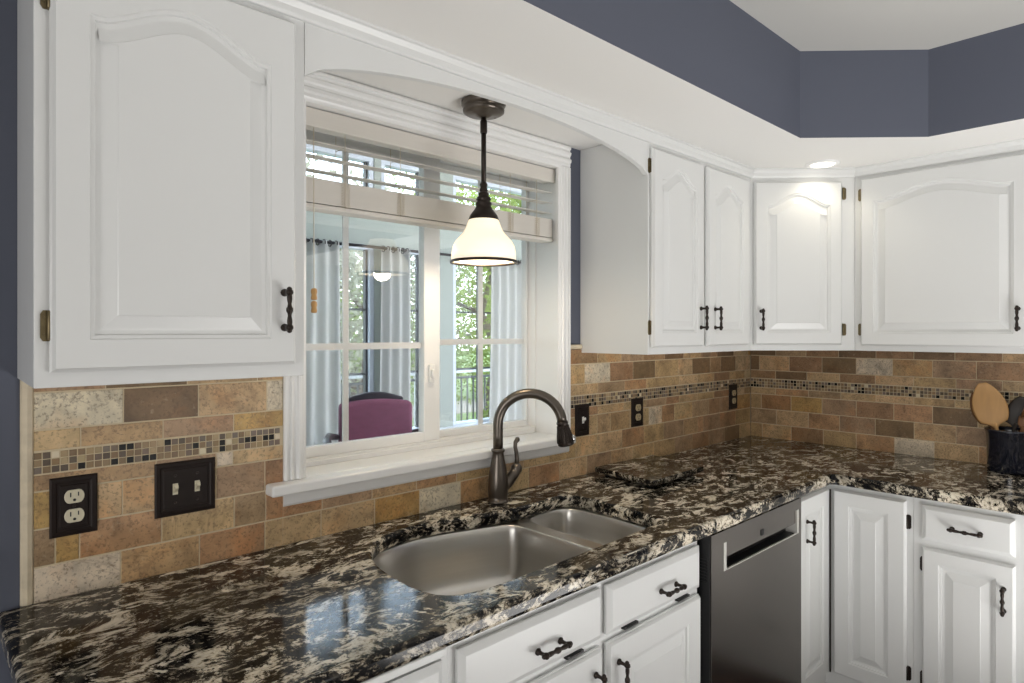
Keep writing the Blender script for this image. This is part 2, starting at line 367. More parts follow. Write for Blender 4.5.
# ------------------------------------------------------------------ cabinet pieces
def bell(u):
    f = .06
    if u < f or u > 1 - f: return 0
    u = (u - f) / (1 - 2 * f)
    return (.5 - .5 * math.cos(2 * PI * u)) ** .66
def panel_door(parent, F, w, h, stile=.05, top=None, rise=0.0, name='door', t=.02):
    """raised-panel door, F puts its lower left corner on the face frame"""
    top = top if top is not None else stile
    b = MB(F); A = lambda x, y, z: (x, y, z)
    x0, x1, y0, yt = stile, w - stile, stile, h - top - rise
    N = 26 if rise else 1
    arch = [(x0 + (x1 - x0) * k / N, yt + rise * bell(k / N)) for k in range(N + 1)]   # left to right
    L0 = [(x0, y0), (x1, y0)] + arch[::-1]
    e = .007
    def quad(*pp): b.face([b.p(q) for q in pp])
    # outer edge: back rectangle, lip, chamfer
    rect = lambda d: [(d, d), (w - d, d), (w - d, h - d), (d, h - d)]
    lp = [[(x, y, z) for x, y in rect(d)] for d, z in ((0.004, 0), (0, .004), (0, t - .010), (.003, t - .0075), (.003, t - .0055), (e, t))]
    b.loops(lp, True, True, False, False)
    # face of the frame
    quad((e, e, t), (x0, e, t), (x0, h - e, t), (e, h - e, t))
    quad((x1, e, t), (w - e, e, t), (w - e, h - e, t), (x1, h - e, t))
    quad((x0, e, t), (x1, e, t), (x1, y0, t), (x0, y0, t))
    for a, c in zip(arch, arch[1:]): quad((a[0], a[1], t), (c[0], c[1], t), (c[0], h - e, t), (a[0], h - e, t))
    # moulded edge, groove, bevel, field
    ls = [[(x, y, z) for x, y in inset(L0, d)] for d, z in ((0, t), (.002, t - .0025), (.0075, t - .0035), (.009, t - .0085), (.016, t - .0095), (.019, t - .0090), (.040, t - .0020), (.042, t - .0005))]
    b.loops(ls, True, False, False, False)
    b.face([b.p(q) for q in ls[-1]])
    return b.build(name, 'white', parent)
def drawer_front(parent, F, w, h, name='drawer', t=.02):
    b = MB(F)
    rect = lambda d: [(d, d), (w - d, d), (w - d, h - d), (d, h - d)]
    b.loops([[(x, y, z) for x, y in rect(d)] for d, z in ((.003, 0), (0, .004), (0, t - .009), (.003, t - .007), (.012, t - .001), (.014, t))], True, True, True, False)
    return b.build(name, 'white', parent)
def pull(parent, F, length=.086, vertical=True):
    """beaded bronze bar pull, F at its centre on the door face"""
    if not vertical: F = F @ Matrix.Rotation(R(90), 4, 'Z')
    b = MB(F); c = length / 2 - .008; z = .026
    for s in (-1, 1):
        b.lathe([(.0075, 0), (.0078, .003), (.005, .006), (.0040, .012), (.0042, .018), (.0062, .022), (.0074, .026), (.0062, .030), (.0025, .033)], (0, s * c, 0), 12)
        b.ball((0, s * (c + .006), z - .001), .0054, 10)
    prof = []
    K = 22
    for k in range(K + 1):
        u = k / K
        r = .0036 + .0017 * abs(math.sin(u * PI * 3)) + (.0015 if abs(u - .5) < .06 else 0)
        prof.append((r, -c + 2 * c * u))
    b.lathe(prof, (0, 0, z), 10, (0, 1, 0))
    return b.build('handle', 'bronze', parent)
def hinge(parent, F, m='hinge', h=.05):
    """F at its centre on the face frame"""
    b = MB(F)
    b.prism([(-.0105, -h / 2 + .006), (-.007, -h / 2), (.002, -h / 2), (.002, h / 2), (-.007, h / 2), (-.0105, h / 2 - .006)], 0, .0035)
    b.lathe([(.0035, -h / 2), (.0048, -h / 2 + .002), (.0048, h / 2 - .002), (.0035, h / 2)], (.002, 0, .006), 10, (0, 1, 0))
    for s in (-1, 1): b.lathe([(.0024, .003), (.0018, .0045)], (-.0055, s * h * .28, 0), 8)
    return b.build('hinge', m, parent)
FY = lambda x, z, y: frame((x, y, z), 'y')
FX = lambda y, z, x: frame((x, y, z), 'x')
def face_on(F, u, v, w): return F @ Matrix.Translation((u, v, w))

# ------------------------------------------------------------------ room shell
ZC, ZS = 2.44, 2.134
OX0, OX1, OZ0, OZ1 = .742, 1.725, 1.07, 2.05
b = MB()
for x0, x1, z0, z1 in ((-2.6, OX0, 0, 2.9), (OX1, 3.35, 0, 2.9), (OX0, OX1, 0, OZ0), (OX0, OX1, OZ1, 2.9)): b.box(x0, x1, 0, .20, z0, z1)
wall_back = struct(b.build('wall_back', 'blue'))
b = MB(); b.box(3.19, 3.35, -4.2, 0, 0, 2.9); wall_right = struct(b.build('wall_right', 'blue'))
b = MB(); b.box(-2.6, 3.35, -4.35, -4.2, 0, 2.9); struct(b.build('wall_front', 'roomwall'))
b = MB(); b.box(-2.75, -2.6, -4.35, .2, 0, 2.9); struct(b.build('wall_left', 'roomwall'))
b = MB(); b.box(-2.6, 3.19, -4.2, 0, -.05, 0); struct(b.build('floor', 'floor'))
b = MB(); b.box(-2.6, 3.19, -4.2, 0, ZC, ZC + .1); ceiling = struct(b.build('ceiling', 'ceil_dim'))
# dropped soffit over the cabinets: blue faces, white underside
SP = [(.06, 0), (.06, -.632), (2.284, -.632), (2.598, -.946), (2.598, -4.2), (3.19, -4.2), (3.19, 0)]
b = MB()
n = len(SP); A = [b.p((x, y, ZS)) for x, y in SP]; B = [b.p((x, y, ZC)) for x, y in SP]
b.face(A[::-1], mi=1); b.face(B)
for k in range(n): b.face([A[k], A[(k + 1) % n], B[(k + 1) % n], B[k]])
o = b.build('ceiling_soffit', ['blue', 'ceil']); struct(o)
# little cove moulding under the soffit, along the cabinet fronts
def moulding(path, prof, name, m):
    b = MB(); lp = []
    P = [Vector((x, y, 0)) for x, y in path]
    for k, p in enumerate(P):
        d1 = (P[k] - P[k - 1]).normalized() if k else (P[1] - P[0]).normalized()
        d2 = (P[k + 1] - P[k]).normalized() if k < len(P) - 1 else d1
        n1 = Vector((d1.y, -d1.x, 0)); n2 = Vector((d2.y, -d2.x, 0)); mm = n1 + n2; q = mm / (mm.dot(mm) / 2)
        lp.append([(p.x + q.x * o_, p.y + q.y * o_, z) for o_, z in prof])
    b.loops(lp, True, True, True, False); return b.build(name, m)
struct(moulding([(.142, -.305), (2.58, -.305), (2.885, -.61), (2.885, -3.4)],
         [(0, 2.098), (.008, 2.098), (.011, 2.104), (.012, 2.116), (.020, 2.126), (.026, 2.128), (.026, 2.134), (0, 2.134)], 'trim_1', 'white'))

# ------------------------------------------------------------------ tiled splashback
random.seed(7)
TC = [srgb(*c) for c in ((190, 160, 118), (184, 154, 112), (198, 170, 128), (176, 148, 110), (168, 140, 104), (190, 156, 104), (146, 120, 90), (134, 110, 84), (186, 142, 104), (192, 150, 98), (218, 204, 178), (212, 196, 168), (158, 134, 104), (206, 182, 144))]
TW = [7, 7, 7, 6, 4, 4, 2.2, 1.4, 2, 2, 1.6, 1.2, 3, 5]
MC = [srgb(*c) for c in ((14, 13, 13), (140, 118, 92), (126, 110, 96), (166, 144, 112), (104, 92, 80), (180, 160, 126), (222, 210, 184), (150, 126, 96), (128, 116, 106))]
MW = [4.6, 5, 5, 4, 4, 3, .8, 4, 4]
def jit(c, a=.10):
    k = 1 + random.uniform(-a, a); return (c[0] * k, c[1] * k * (1 + random.uniform(-.03, .03)), c[2] * k, 1)
ROWS = [(.912, .981), (.984, 1.056), (1.059, 1.131), (1.134, 1.165), (1.214, 1.253), (1.256, 1.328), (1.331, 1.398)]
MZ = (1.1685, 1.2105)
def tile(b, u0, u1, v0, v1, d, col, ch=.0015):
    r = lambda e, z: [(u0 + e, v0 + e, z), (u1 - e, v0 + e, z), (u1 - e, v1 - e, z), (u0 + e, v1 - e, z)]
    ids = [[b.p(q) for q in r(e, z)] for e, z in ((0, .001), (0, d - ch), (ch, d))]
    for a, c in zip(ids, ids[1:]):
        for k in range(4): b.face([a[k], a[(k + 1) % 4], c[(k + 1) % 4], c[k]], col)
    b.face(ids[-1], col)
TK = {k: srgb(*c) for k, c in dict(C=(220, 206, 182), T=(192, 161, 119), L=(206, 176, 134), B=(168, 134, 100), D=(134, 109, 80), R=(190, 150, 112), G=(190, 156, 98), K=(178, 149, 117)).items()}
LEFT = {0: '.328C .486T .638R .787L .948L 1.10G 1.255C 1.40T 1.557L 1.712R 1.867L 2.014K 2.159L 2.311L 2.468T 2.614K 2.76B 2.91K 3.06D',
        1: '.213K .254G .407R .564L .640K .79R .94K 1.09T 1.24R 1.38T 1.53K 1.66L 1.804T 1.932L 2.085L 2.236R 2.382T 2.54K 2.662T 2.71R 2.864K 3.02B',
        2: '.285G .331L .402L .523T .638K .70R 1.928L 2.01L 2.136T 2.27L 2.366C 2.465R 2.614L 2.76K 2.864B 3.02K',
        3: '.396T .523K .561C .70L 1.932R 2.10L 2.252L 2.40K 2.504R 2.66L 2.81T 2.96B',
        4: '.256L .410T .563K .70G 1.932L 2.10K 2.252R 2.504T 2.66L 2.81T 2.96B',
        5: '.333C .484D .643L .80C 1.854T 2.007C 2.159B 2.316D 2.495T 2.614L 2.771D 2.874B 3.02D',
        6: '.30K .46D .62L .80T 1.93B 2.08T 2.23K 2.39B 2.54D 2.69T 2.84K 3.0D'}
RIGHT = {0: '.07T .218L .371B .517T .675R .826C .982L 1.13T', 1: '.143K .301L .445R .597K .751D .904L 1.06K .1T', 2: '.065T .217B .365G .517K .672B .82R .979D 1.13L',
         3: '.139L .301R .45K .60L .75L .90T 1.06L', 4: '.139B .294D .445L .597B .749L .904T 1.06K', 5: '.055D .208L .365B .517D .667C .82T .974K 1.13B', 6: '.14D .29K .44B .60D .75B .90D 1.06B'}
def backsplash(label, F, regions, L, plan):
    """regions: list of (u0,u1,v0,v1); plan: for each row the right ends of its tiles and their stone"""
    g = MB(F); t = MB(F)
    for u0, u1, v0, v1 in regions: g.box(u0, u1, v0, v1, 0, .0072)
    for ri, (v0, v1) in enumerate(ROWS):
        u = 0; todo = [(float(q[:-1]), q[-1]) for q in plan[ri].split()]; todo = [q for k, q in enumerate(todo) if k == 0 or q[0] > todo[k - 1][0]]
        while u < L:
            if todo: e_, k_ = todo.pop(0); col = jit(TK[k_], .05)
            else: e_ = u + .154; col = jit(random.choices(TC, TW)[0])
            for a0, a1, b0, b1 in regions:
                p0, p1, q0, q1 = max(u + .001, a0), min(e_ - .001, a1), max(v0, b0), min(v1, b1)
                if p1 - p0 > .008 and q1 - q0 > .010: tile(t, p0, p1, q0, q1, .0085, col)
            u = e_
    s = .0126; pt = .0147; bands = []
    for a0, a1, b0, b1 in regions:
        if b1 < MZ[1]: continue
        mo = MB(F); bands.append(mo); nn = int((a1 - a0) / pt)
        for k in range(nn):
            for r_ in range(3):
                col = jit(random.choices(MC, MW)[0], .12)
                tile(mo, a0 + k * pt, a0 + k * pt + s, MZ[0] - .0003 + r_ * .0144, MZ[0] - .0003 + r_ * .0144 + s, .0085, col, .001)
    bs = t.build('backsplash', 'tile'); tag(bs, label, 'backsplash'); g.build('grout', 'grout', bs); [mo.build('mosaic_band', 'mosaic', bs) for mo in bands if mo.f]
    return bs
FB = frame((0, -.0005, 0), 'y')
bs = backsplash('travertine tile backsplash with a mosaic band along the window wall', FB, [(.178, .684, .912, 1.373), (.684, 1.762, .912, 1.04), (1.762, 1.836, .912, 1.385), (1.836, 3.181, .912, 1.373)], 3.2, LEFT)
b = MB(); pr = [(.157, -.0005), (.157, -.007), (.160, -.011), (.1675, -.0135), (.175, -.011), (.178, -.007), (.178, -.0005)]
b.prism(pr, .914, 1.372); b.build('edge_trim', 'caulk', bs, smooth=False)
b = MB(); b.prism([(-.0005, 1.386), (-.0085, 1.386), (-.0135, 1.390), (-.0135, 1.398), (-.010, 1.403), (-.0005, 1.403)], 1.764, 1.834, 'x'); b.build('cap_trim', 'caulk', bs)
FR = frame((3.1895, 0, 0), 'x')
backsplash('travertine tile backsplash with a mosaic band along the right wall behind the navy crock', FR, [(.0095, 1.60, .912, 1.373)], 1.7, RIGHT)

# ------------------------------------------------------------------ countertop, sink
CH = .914
CUT = smooth_loop([(.775, -.40), (.787, -.29), (.825, -.20), (.895, -.135), (1.0, -.108), (1.10, -.118), (1.21, -.145), (1.33, -.172), (1.45, -.172), (1.535, -.168), (1.575, -.195), (1.585, -.27), (1.582, -.40), (1.572, -.49), (1.54, -.538), (1.45, -.549), (1.2, -.556), (.97, -.560), (.86, -.556), (.80, -.53), (.778, -.475)], 4)
CE = -1.60
OUT = [(.121, -.004), (3.186, -.004), (3.186, CE), (2.533, CE), (2.533, -.665), (2.522, -.650), (.16, -.650), (.130, -.643), (.121, -.615)]
ct = curve_slab('countertop', 'granite', None, [OUT, CUT], CH, .040, .011, 4)
tag(ct, 'long L-shaped black and cream granite countertop running under the window and along both walls', 'countertop')

sk = thing('sink', (1.18, -.35, .70), 'stainless double bowl undermount sink set in the granite counter', 'sink')
def ring_scale(loop, d): return inset(loop, d)
LB = smooth_loop([(1.322, -.30), (1.318, -.20), (1.27, -.158), (1.20, -.130), (1.10, -.105), (1.0, -.096), (.89, -.122), (.815, -.19), (.776, -.29), (.766, -.40), (.772, -.485), (.797, -.540), (.86, -.566), (.97, -.570), (1.2, -.566), (1.285, -.555), (1.318, -.51), (1.324, -.42)], 4)
RB = smooth_loop([(1.588, -.28), (1.575, -.185), (1.53, -.158), (1.45, -.160), (1.395, -.172), (1.372, -.215), (1.366, -.30), (1.366, -.42), (1.372, -.51), (1.40, -.548), (1.45, -.558), (1.54, -.547), (1.58, -.495), (1.590, -.40)], 4)
FL = [(.755, -.085), (1.605, -.085), (1.605, -.585), (.755, -.585)]
curve_slab('rim', 'steel', sk, [FL, LB, RB], .8735, .004, .0012, 2)
def bowl(loop, depth, name, drain):
    area = sum(loop[k][0] * loop[(k + 1) % len(loop)][1] - loop[(k + 1) % len(loop)][0] * loop[k][1] for k in range(len(loop)))
    lp = loop if area > 0 else loop[::-1]
    cx, cy = drain
    b = MB(); rings = []
    for d, z in ((-.001, .8735), (.002, .868), (.006, .855), (.012, .80), (.017, .75), (.022, CH - depth + .035), (.030, CH - depth + .014), (.045, CH - depth + .003)):
        rings.append([(x, y, z) for x, y in inset(lp, d)])
    for s, z in ((.75, .0015), (.45, .0), (.17, -.002)):
        rings.append([(cx + (x - cx) * s, cy + (y - cy) * s, CH - depth + z) for x, y, _ in rings[7]])
    b.loops(rings, True, False, True)
    bo = b.build(name, 'steel', sk, solid=.0016)
    d = MB(); d.lathe([(.044, .0), (.044, .003), (.036, .004), (.032, .001), (.012, .0015), (.010, .006), (.004, .008)], (cx, cy, CH - depth - .0005), 28); d.build('drain', 'chrome', bo)
bowl(LB, .215, 'large_bowl', (1.02, -.36)); bowl(RB, .19, 'small_bowl', (1.475, -.36))

# ------------------------------------------------------------------ upper cabinets
UZ0, UZ1 = 1.372, ZS
def carcass(parent, poly, z0=UZ0, z1=UZ1): 
    b = MB(); b.prism(poly, z0, z1 - .001); return b.build('carcass', 'white', parent, bevel=.0015)
G1 = 'white upper cabinets'
c = thing('upper_cabinet', (.37, -.15, UZ0), 'white upper cabinet with a single arched door left of the window', 'cabinet', G1)
carcass(c, [(.153, -.001), (.144, -.305), (.600, -.305), (.600, -.001)], 1.359)
F = FY(.164, 1.384, -.305); d = panel_door(c, F, .412, .70, .053, rise=.052)
pull(d, face_on(F, .384, .110, .02))
for z in (1.46, 1.997): hinge(c, FY(.163, z, -.305))

c = thing('upper_cabinet', (2.2, -.15, UZ0), 'white upper cabinet with two narrow arched doors right of the window', 'cabinet', G1)
carcass(c, [(1.836, -.001), (1.836, -.305), (2.579, -.305), (2.579, -.001)])
F = FY(1.843, 1.396, -.305); d = panel_door(c, F, .329, .684, .05, rise=.05); pull(d, face_on(F, .301, .106, .02))
F = FY(2.203, 1.396, -.305); d = panel_door(c, F, .325, .684, .05, rise=.05); pull(d, face_on(F, .045, .106, .02))
for z in (1.465, 2.02): hinge(c, FY(1.845, z, -.305))

c = thing('corner_upper_cabinet', (2.95, -.25, UZ0), 'white corner upper cabinet with one arched door set diagonally under the recessed light', 'cabinet', G1)
carcass(c, [(2.580, -.001), (2.580, -.305), (2.885, -.610), (3.189, -.610), (3.189, -.001)])
FD = frame((2.58, -.305, 0), 'd')
F = face_on(FD, .010, 1.396, 0); d = panel_door(c, F, .362, .684, .05, rise=.05); pull(d, face_on(F, .026, .106, .02))
for z in (1.46, 2.03): hinge(c, face_on(FD, .384, z, 0) @ Matrix.Rotation(R(180), 4, 'Z'))

c = thing('upper_cabinet', (3.04, -.93, UZ0), 'wide white upper cabinet with one broad arched door on the right wall', 'cabinet', G1)
carcass(c, [(2.885, -.611), (2.885, -1.25), (3.189, -1.25), (3.189, -.611)])
F = FX(-.637, 1.394, 2.885); d = panel_door(c, F, .556, .690, .050, rise=.045); pull(d, face_on(F, .519, .104, .02))
for z in (1.46, 2.02): hinge(c, FX(-.635, z, 2.885))

# arched board across the window recess
v = MB(); xs = [.601 + (1.835 - .601) * k / 40 for k in range(41)]
arc = [(x, 1.986 + .088 * (max(0, 1 - abs((x - 1.218) / .617) ** 2.0)) ** .62) for x in xs]
v.prism([(1.835, ZS - .001), (.601, ZS - .001)] + arc, -.305, -.286, 'y')
o = v.build('arched_valance', 'white', bevel=.001); tag(o, 'white arched wooden valance board spanning the two cabinets above the sink', 'valance')

# ------------------------------------------------------------------ base cabinets
BZ0, BZ1 = .10, .8735
def base(name, x0, x1, label, cat='cabinet', rev=False):
    c = thing(name, ((x0 + x1) / 2, -.3, 0), label, cat, 'white base cabinets')
    return c
def ybase_box(c, x0, x1, hole=False):
    b = MB()
    if hole:   # open inside for the sink bowls
        b.box(x0, x0 + .018, -.61, -.012, BZ0, BZ1); b.box(x1 - .018, x1, -.61, -.012, BZ0, BZ1); b.box(x0 + .018, x1 - .018, -.03, -.012, BZ0, BZ1); b.box(x0 + .018, x1 - .018, -.61, -.03, BZ0, BZ0 + .018)
        b.box(x0 + .018, x1 - .018, -.61, -.592, BZ0 + .018, BZ1)
    else: b.box(x0, x1, -.61, -.012, BZ0, BZ1)
    b.box(x0, x1, -.54, -.10, 0, BZ0); return b.build('carcass', 'white', c)
c = base('base_cabinet', .150, .742, 'white base cabinet below the counter at the left end of the run')
ybase_box(c, .150, .742)
F = FY(.19, .852, -.61)
b = MB(F); b.box(0, .53, 0, .016, 0, .024); b.build('pullout_board', 'white', c, bevel=.002)
b = MB(F); b.box(.01, .52, -.009, 0, 0, .002); b.build('slot', 'black', c)  # black strip painted in for the shadow gap under the board
F = FY(.19, .700, -.61); d = drawer_front(c, F, .53, .140); pull(d, face_on(F, .265, .075, .02), vertical=False)
for x in (.19, .458):
    F = FY(x, .15, -.61); d = panel_door(c, F, .262, .53, .05); pull(d, face_on(F, .23 if x < .3 else .03, .45, .02))

c = base('base_cabinet', .743, 1.634, 'white sink base cabinet with two false drawers and two doors under the sink')
ybase_box(c, .743, 1.634, True)
for x, w_, hx in ((.757, .430, .243), (1.208, .418, .25)):
    F = FY(x, .728, -.61); d = drawer_front(c, F, w_, .118, 'drawer'); pull(d, face_on(F, hx, .047, .02), vertical=False)
    F = FY(x, .15, -.61); d = panel_door(c, F, w_, .558, .062); pull(d, face_on(F, w_ - .03 if x < 1 else .036, .47, .02))
    for hx2 in (.10, .34):
        b = MB(FY(x + hx2, .7195, -.61)); b.box(-.028, .028, -.003, .003, 0, .012); b.box(-.018, .018, -.0015, .002, .012, .014); b.build('tilt_hinge', 'black', c)

c = thing('dishwasher', (1.95, -.33, 0), 'dark stainless dishwasher with a pocket handle between the white base cabinets', 'dishwasher')
b = MB(); b.box(1.640, 2.262, -.60, -.02, .10, .868); b.box(1.66, 2.24, -.55, -.1, 0, .10); b.build('body', 'black', c)
dr = MB(); X0, X1, Yf, Yb = 1.650, 2.262, -.645, -.602
hx0, hx1, hz0, hz1 = 1.722, 2.240, .754, .836
dr.box(X0 + .004, X1, Yf, Yb, .115, hz0); dr.box(X0 + .004, X1, Yf, Yb, hz1, .8715); dr.box(X0 + .004, hx0, Yf, Yb, hz0, hz1); dr.box(hx1, X1, Yf, Yb, hz0, hz1)
dd = dr.build('door', 'dwsteel', c)
b = MB(); b.box(X0, X0 + .004, Yf + .004, Yb, .115, .8715)
for k in range(8): b.box(X0 - .002, X0, -.632, -.612, .735 + k * .009, .739 + k * .009)
b.build('side_panel', 'black', dd)
b = MB(); b.box(hx0, hx1, Yb - .004, Yb, hz0, hz1); b.box(hx0, hx1, Yf + .010, Yb - .004, hz0, hz0 + .002); b.build('handle_pocket', 'black', dd)
b = MB(); b.prism([(Yf + .004, hz1), (Yf + .004, hz0 + .036), (Yf + .010, hz0 + .034), (Yf + .012, hz1)], hx0 + .015, hx1 - .015, 'x'); b.build('handle', 'dwsteel', dd)
b = MB()
for x, s in ((hx0, 1), (hx1, -1)): b.prism([(x, Yf - .001), (x + s * .015, Yf - .001), (x + s * .015, Yb - .005), (x, Yb - .005)], hz0, hz1)
b.box(hx0 + .01, hx1 - .01, Yf - .001, Yf + .004, hz0, hz0 + .003); b.build('handle_bezel', 'bezel', dd)
b = MB(); b.box(1.965, 1.985, Yf + .002, Yf + .005, hz0 + .050, hz0 + .068); b.build('badge', 'black', dd)
b = MB(); b.box(1.65, 2.262, -.57, -.552, .004, .11); b.build('toe_panel', 'black', c)

c = thing('corner_base_cabinet', (2.8, -.45, 0), 'white corner base cabinet with two hinged door leaves meeting in the inside corner', 'cabinet', 'white base cabinets')
b = MB(); b.prism([(2.266, -.012), (2.266, -.61), (2.58, -.61), (2.58, -.905), (3.178, -.905), (3.178, -.012)], BZ0, BZ1)
b.prism([(2.27, -.1), (2.27, -.54), (2.65, -.54), (2.65, -.9), (3.1, -.9), (3.1, -.1)], 0, BZ0); b.build('carcass', 'white', c)
F = FY(2.280, .15, -.61); d = panel_door(c, F, .2765, .704, .055); pull(d, face_on(F, .068, .583, .02))
F = FX(-.640, .15, 2.58); d = panel_door(c, F, .246, .702, .056)
for z in (.777, .24): hinge(c, FX(-.888, z, 2.58) @ Matrix.Rotation(R(180), 4, 'Z'), 'bronze')
b = MB(); b.prism([(2.5605, -.630), (2.5605, -.6345), (2.557, -.6345), (2.557, -.630)], .152, .85); b.build('piano_hinge', 'bronze', c)

def xbase(y0, y1, label):
    c = thing('base_cabinet', (2.88, (y0 + y1) / 2, 0), label, 'cabinet', 'white base cabinets')
    b = MB(); b.box(2.58, 3.178, y1, y0, BZ0, BZ1); b.box(2.65, 3.1, y1, y0, 0, BZ0); b.build('carcass', 'white', c)
    w_ = y0 - y1 - .056
    F = FX(y0 - .028, .728, 2.58); d = drawer_front(c, F, w_, .121); pull(d, face_on(F, w_ / 2, .058, .02), .094, vertical=False)
    F = FX(y0 - .028, .15, 2.58); d = panel_door(c, F, w_, .552, .050); pull(d, face_on(F, w_ - .029, .438, .02))
    for z in (.64, .24): hinge(c, FX(y0 - .030, z, 2.58), 'bronze')
xbase(-.906, -1.221, 'white base cabinet with one drawer over a door right of the corner')
xbase(-1.222, -1.56, 'white base cabinet along the right wall nearest the right edge of the view')

# ------------------------------------------------------------------ kitchen window
win = struct(thing('window_1', (1.22, .1, OZ0), 'white sliding kitchen window above the sink', 'window'))
def casing(b, x0, x1, y1, z0, z1, horiz=False):
    # fluted profile across its width, front towards -y
    w_ = (x1 - x0) if not horiz else (z1 - z0)
    pf = [(0, 0), (0, -.016), (.06, -.020), (.14, -.020), (.18, -.015), (.25, -.015), (.30, -.021), (.40, -.019), (.46, -.015), (.54, -.015), (.60, -.021), (.70, -.021), (.76, -.016), (.86, -.016), (.92, -.013), (1, -.011), (1, 0)]
    if not horiz: b.prism([(x0 + u * w_, y1 + y) for u, y in pf], z0, z1)
    else: b.prism([(y1 + y, z1 - u * w_) for u, y in pf], x0, x1, 'x')
b = MB(); casing(b, .684, .744, 0, OZ0 + .005, OZ1); b.build('casing', 'trim', win)
b = MB()
pf = MB(); casing(b, 1.764, 1.704, 0, OZ0 + .005, OZ1); b.build('casing', 'trim', win)
b = MB(); casing(b, .684, 1.764, 0, OZ1 - .004, ZS - .003, True); b.build('casing', 'trim', win)
b = MB(); b.box(OX0, OX0 + .004, 0, .19, OZ0, OZ1); b.box(OX1 - .004, OX1, 0, .19, OZ0, OZ1); b.box(OX0, OX1, 0, .19, OZ1 - .004, OZ1); b.build('jamb', 'trim', win)
b = MB(); b.box(.640, 1.758, -.050, 0, 1.046, 1.074); b.box(OX0, OX1, 0, .118, 1.046, 1.074); b.build('sill', 'trim', win, bevel=.006, seg=3)
b = MB(); b.prism([(0, 1.010), (-.010, 1.010), (-.014, 1.016), (-.016, 1.046), (0, 1.046)], .684, 1.760, 'x'); b.build('apron', 'trim', win)
fr = MB(); fx0, fx1 = OX0 + .004, OX1 - .004
fr.box(fx0, fx1, .118, .188, 1.072, 1.095); fr.box(fx0, fx1, .118, .188, 2.02, OZ1 - .004); fr.box(fx0, fx0 + .014, .118, .188, 1.095, 2.02); fr.box(fx1 - .005, fx1, .118, .188, 1.095, 2.02)
fr.box(fx0 + .014, fx1 - .014, .108, .118, 1.074, 1.088)
fr.build('frame', 'trim', win, bevel=.002)
def sash(x0, x1, y0, y1, z0, z1, sw, sl, rail, mx, mz):
    b = MB(); b.box(x0, x0 + sl, y0, y1, z0, z1); b.box(x1 - sw, x1, y0, y1, z0, z1); b.box(x0 + sl, x1 - sw, y0, y1, z0, z0 + rail); b.box(x0 + sl, x1 - sw, y0, y1, z1 - rail, z1)
    s = b.build('sash', 'trim', win, bevel=.002); ym = (y0 + y1) / 2
    b = MB(); b.box(x0 + sl, x1 - sw, ym - .002, ym + .002, z0 + rail, z1 - rail); b.build('pane', 'glass', s)
    b = MB(); b.box(x0 + sl, x1 - sw, ym + .003, ym + .011, mz - .010, mz + .010); b.build('muntin', 'trim', s)
    b = MB(); b.box(mx - .009, mx + .009, ym + .003, ym + .011, z0 + rail, mz - .010); b.box(mx - .009, mx + .009, ym + .003, ym + .011, mz + .010, z1 - rail); b.build('muntin', 'trim', s)
    return s
s1 = sash(.760, 1.276, .126, .154, 1.095, 2.02, .064, .03, .030, .942, 1.407)
s2 = sash(1.23, 1.714, .156, .184, 1.095, 2.02, .008, .055, .022, 1.494, 1.415)
b = MB(); b.box(1.226, 1.248, .114, .126, 1.285, 1.345); b.box(1.230, 1.242, .106, .116, 1.30, 1.33); b.build('latch', 'whiteplastic', s1, bevel=.004, seg=3)

# ------------------------------------------------------------------ blind
bl = thing('window_blind', (1.22, .06, 2.04), 'white slatted window blind raised to the top of the kitchen window', 'blind')
b = MB(); b.box(.748, 1.716, .016, .024, 1.994, 2.043); b.box(.75, 1.714, .026, .072, 2.000, 2.041)
b.build('headrail', 'slat', bl, bevel=.002)
def slat(z, tilt, hh=.0013):
    b = MB(); lp = []
    for k in range(7):
        u = (k / 6 - .5); y = .052 + u * .050 * math.cos(tilt); zz = z + u * .050 * math.sin(tilt) + .003 * (1 - 4 * u * u)
        lp.append([(.752, y, zz), (1.712, y, zz)])
    top = [(p[0][0], p[0][1], p[0][2]) for p in lp]; poly = [(p[1], p[2] + hh) for p in top] + [(p[1], p[2] - hh) for p in top[::-1]]
    b.prism(poly, .752, 1.712, 'x'); return b.build('slat', 'slat', bl)
for z in (1.962, 1.924, 1.886): slat(z, R(6))
for k in range(16): slat(1.797 + k * .0042, 0, .0020)
b = MB(); b.box(.750, 1.714, .025, .079, 1.780, 1.793); b.build('bottom_rail', 'slat', bl, bevel=.003, seg=2)
for x in (.875, 1.055, 1.50, 1.63):
    b = MB()
    for y in (.0255, .0785):
        b.tube([(x, y, 1.786), (x, y, 2.0)], .0009, 5)
    for k in range(9):
        z = 1.792 + k * .0075; b.tube([(x - .012, .0235, z), (x - .004, .021, z + .006), (x + .006, .021, z - .001), (x + .014, .0235, z + .007)], .0009, 5)
    for z in (1.959, 1.921, 1.883): b.tube([(x, .026, z), (x, .078, z)], .0008, 4)
    b.build('ladder_cord', 'cord', bl)
b = MB(); b.tube([(.776, .012, 1.99), (.776, .010, 1.55)], .0014, 6); b.build('pull_cord', 'cord', bl)
for zt in (1.566, 1.532):
    b = MB(); b.lathe([(.003, 0), (.0075, -.003), (.0085, -.010), (.0065, -.018), (.0085, -.026), (.007, -.031), (.003, -.032)], (.776, .010, zt), 12); b.build('tassel', 'tassel', bl)

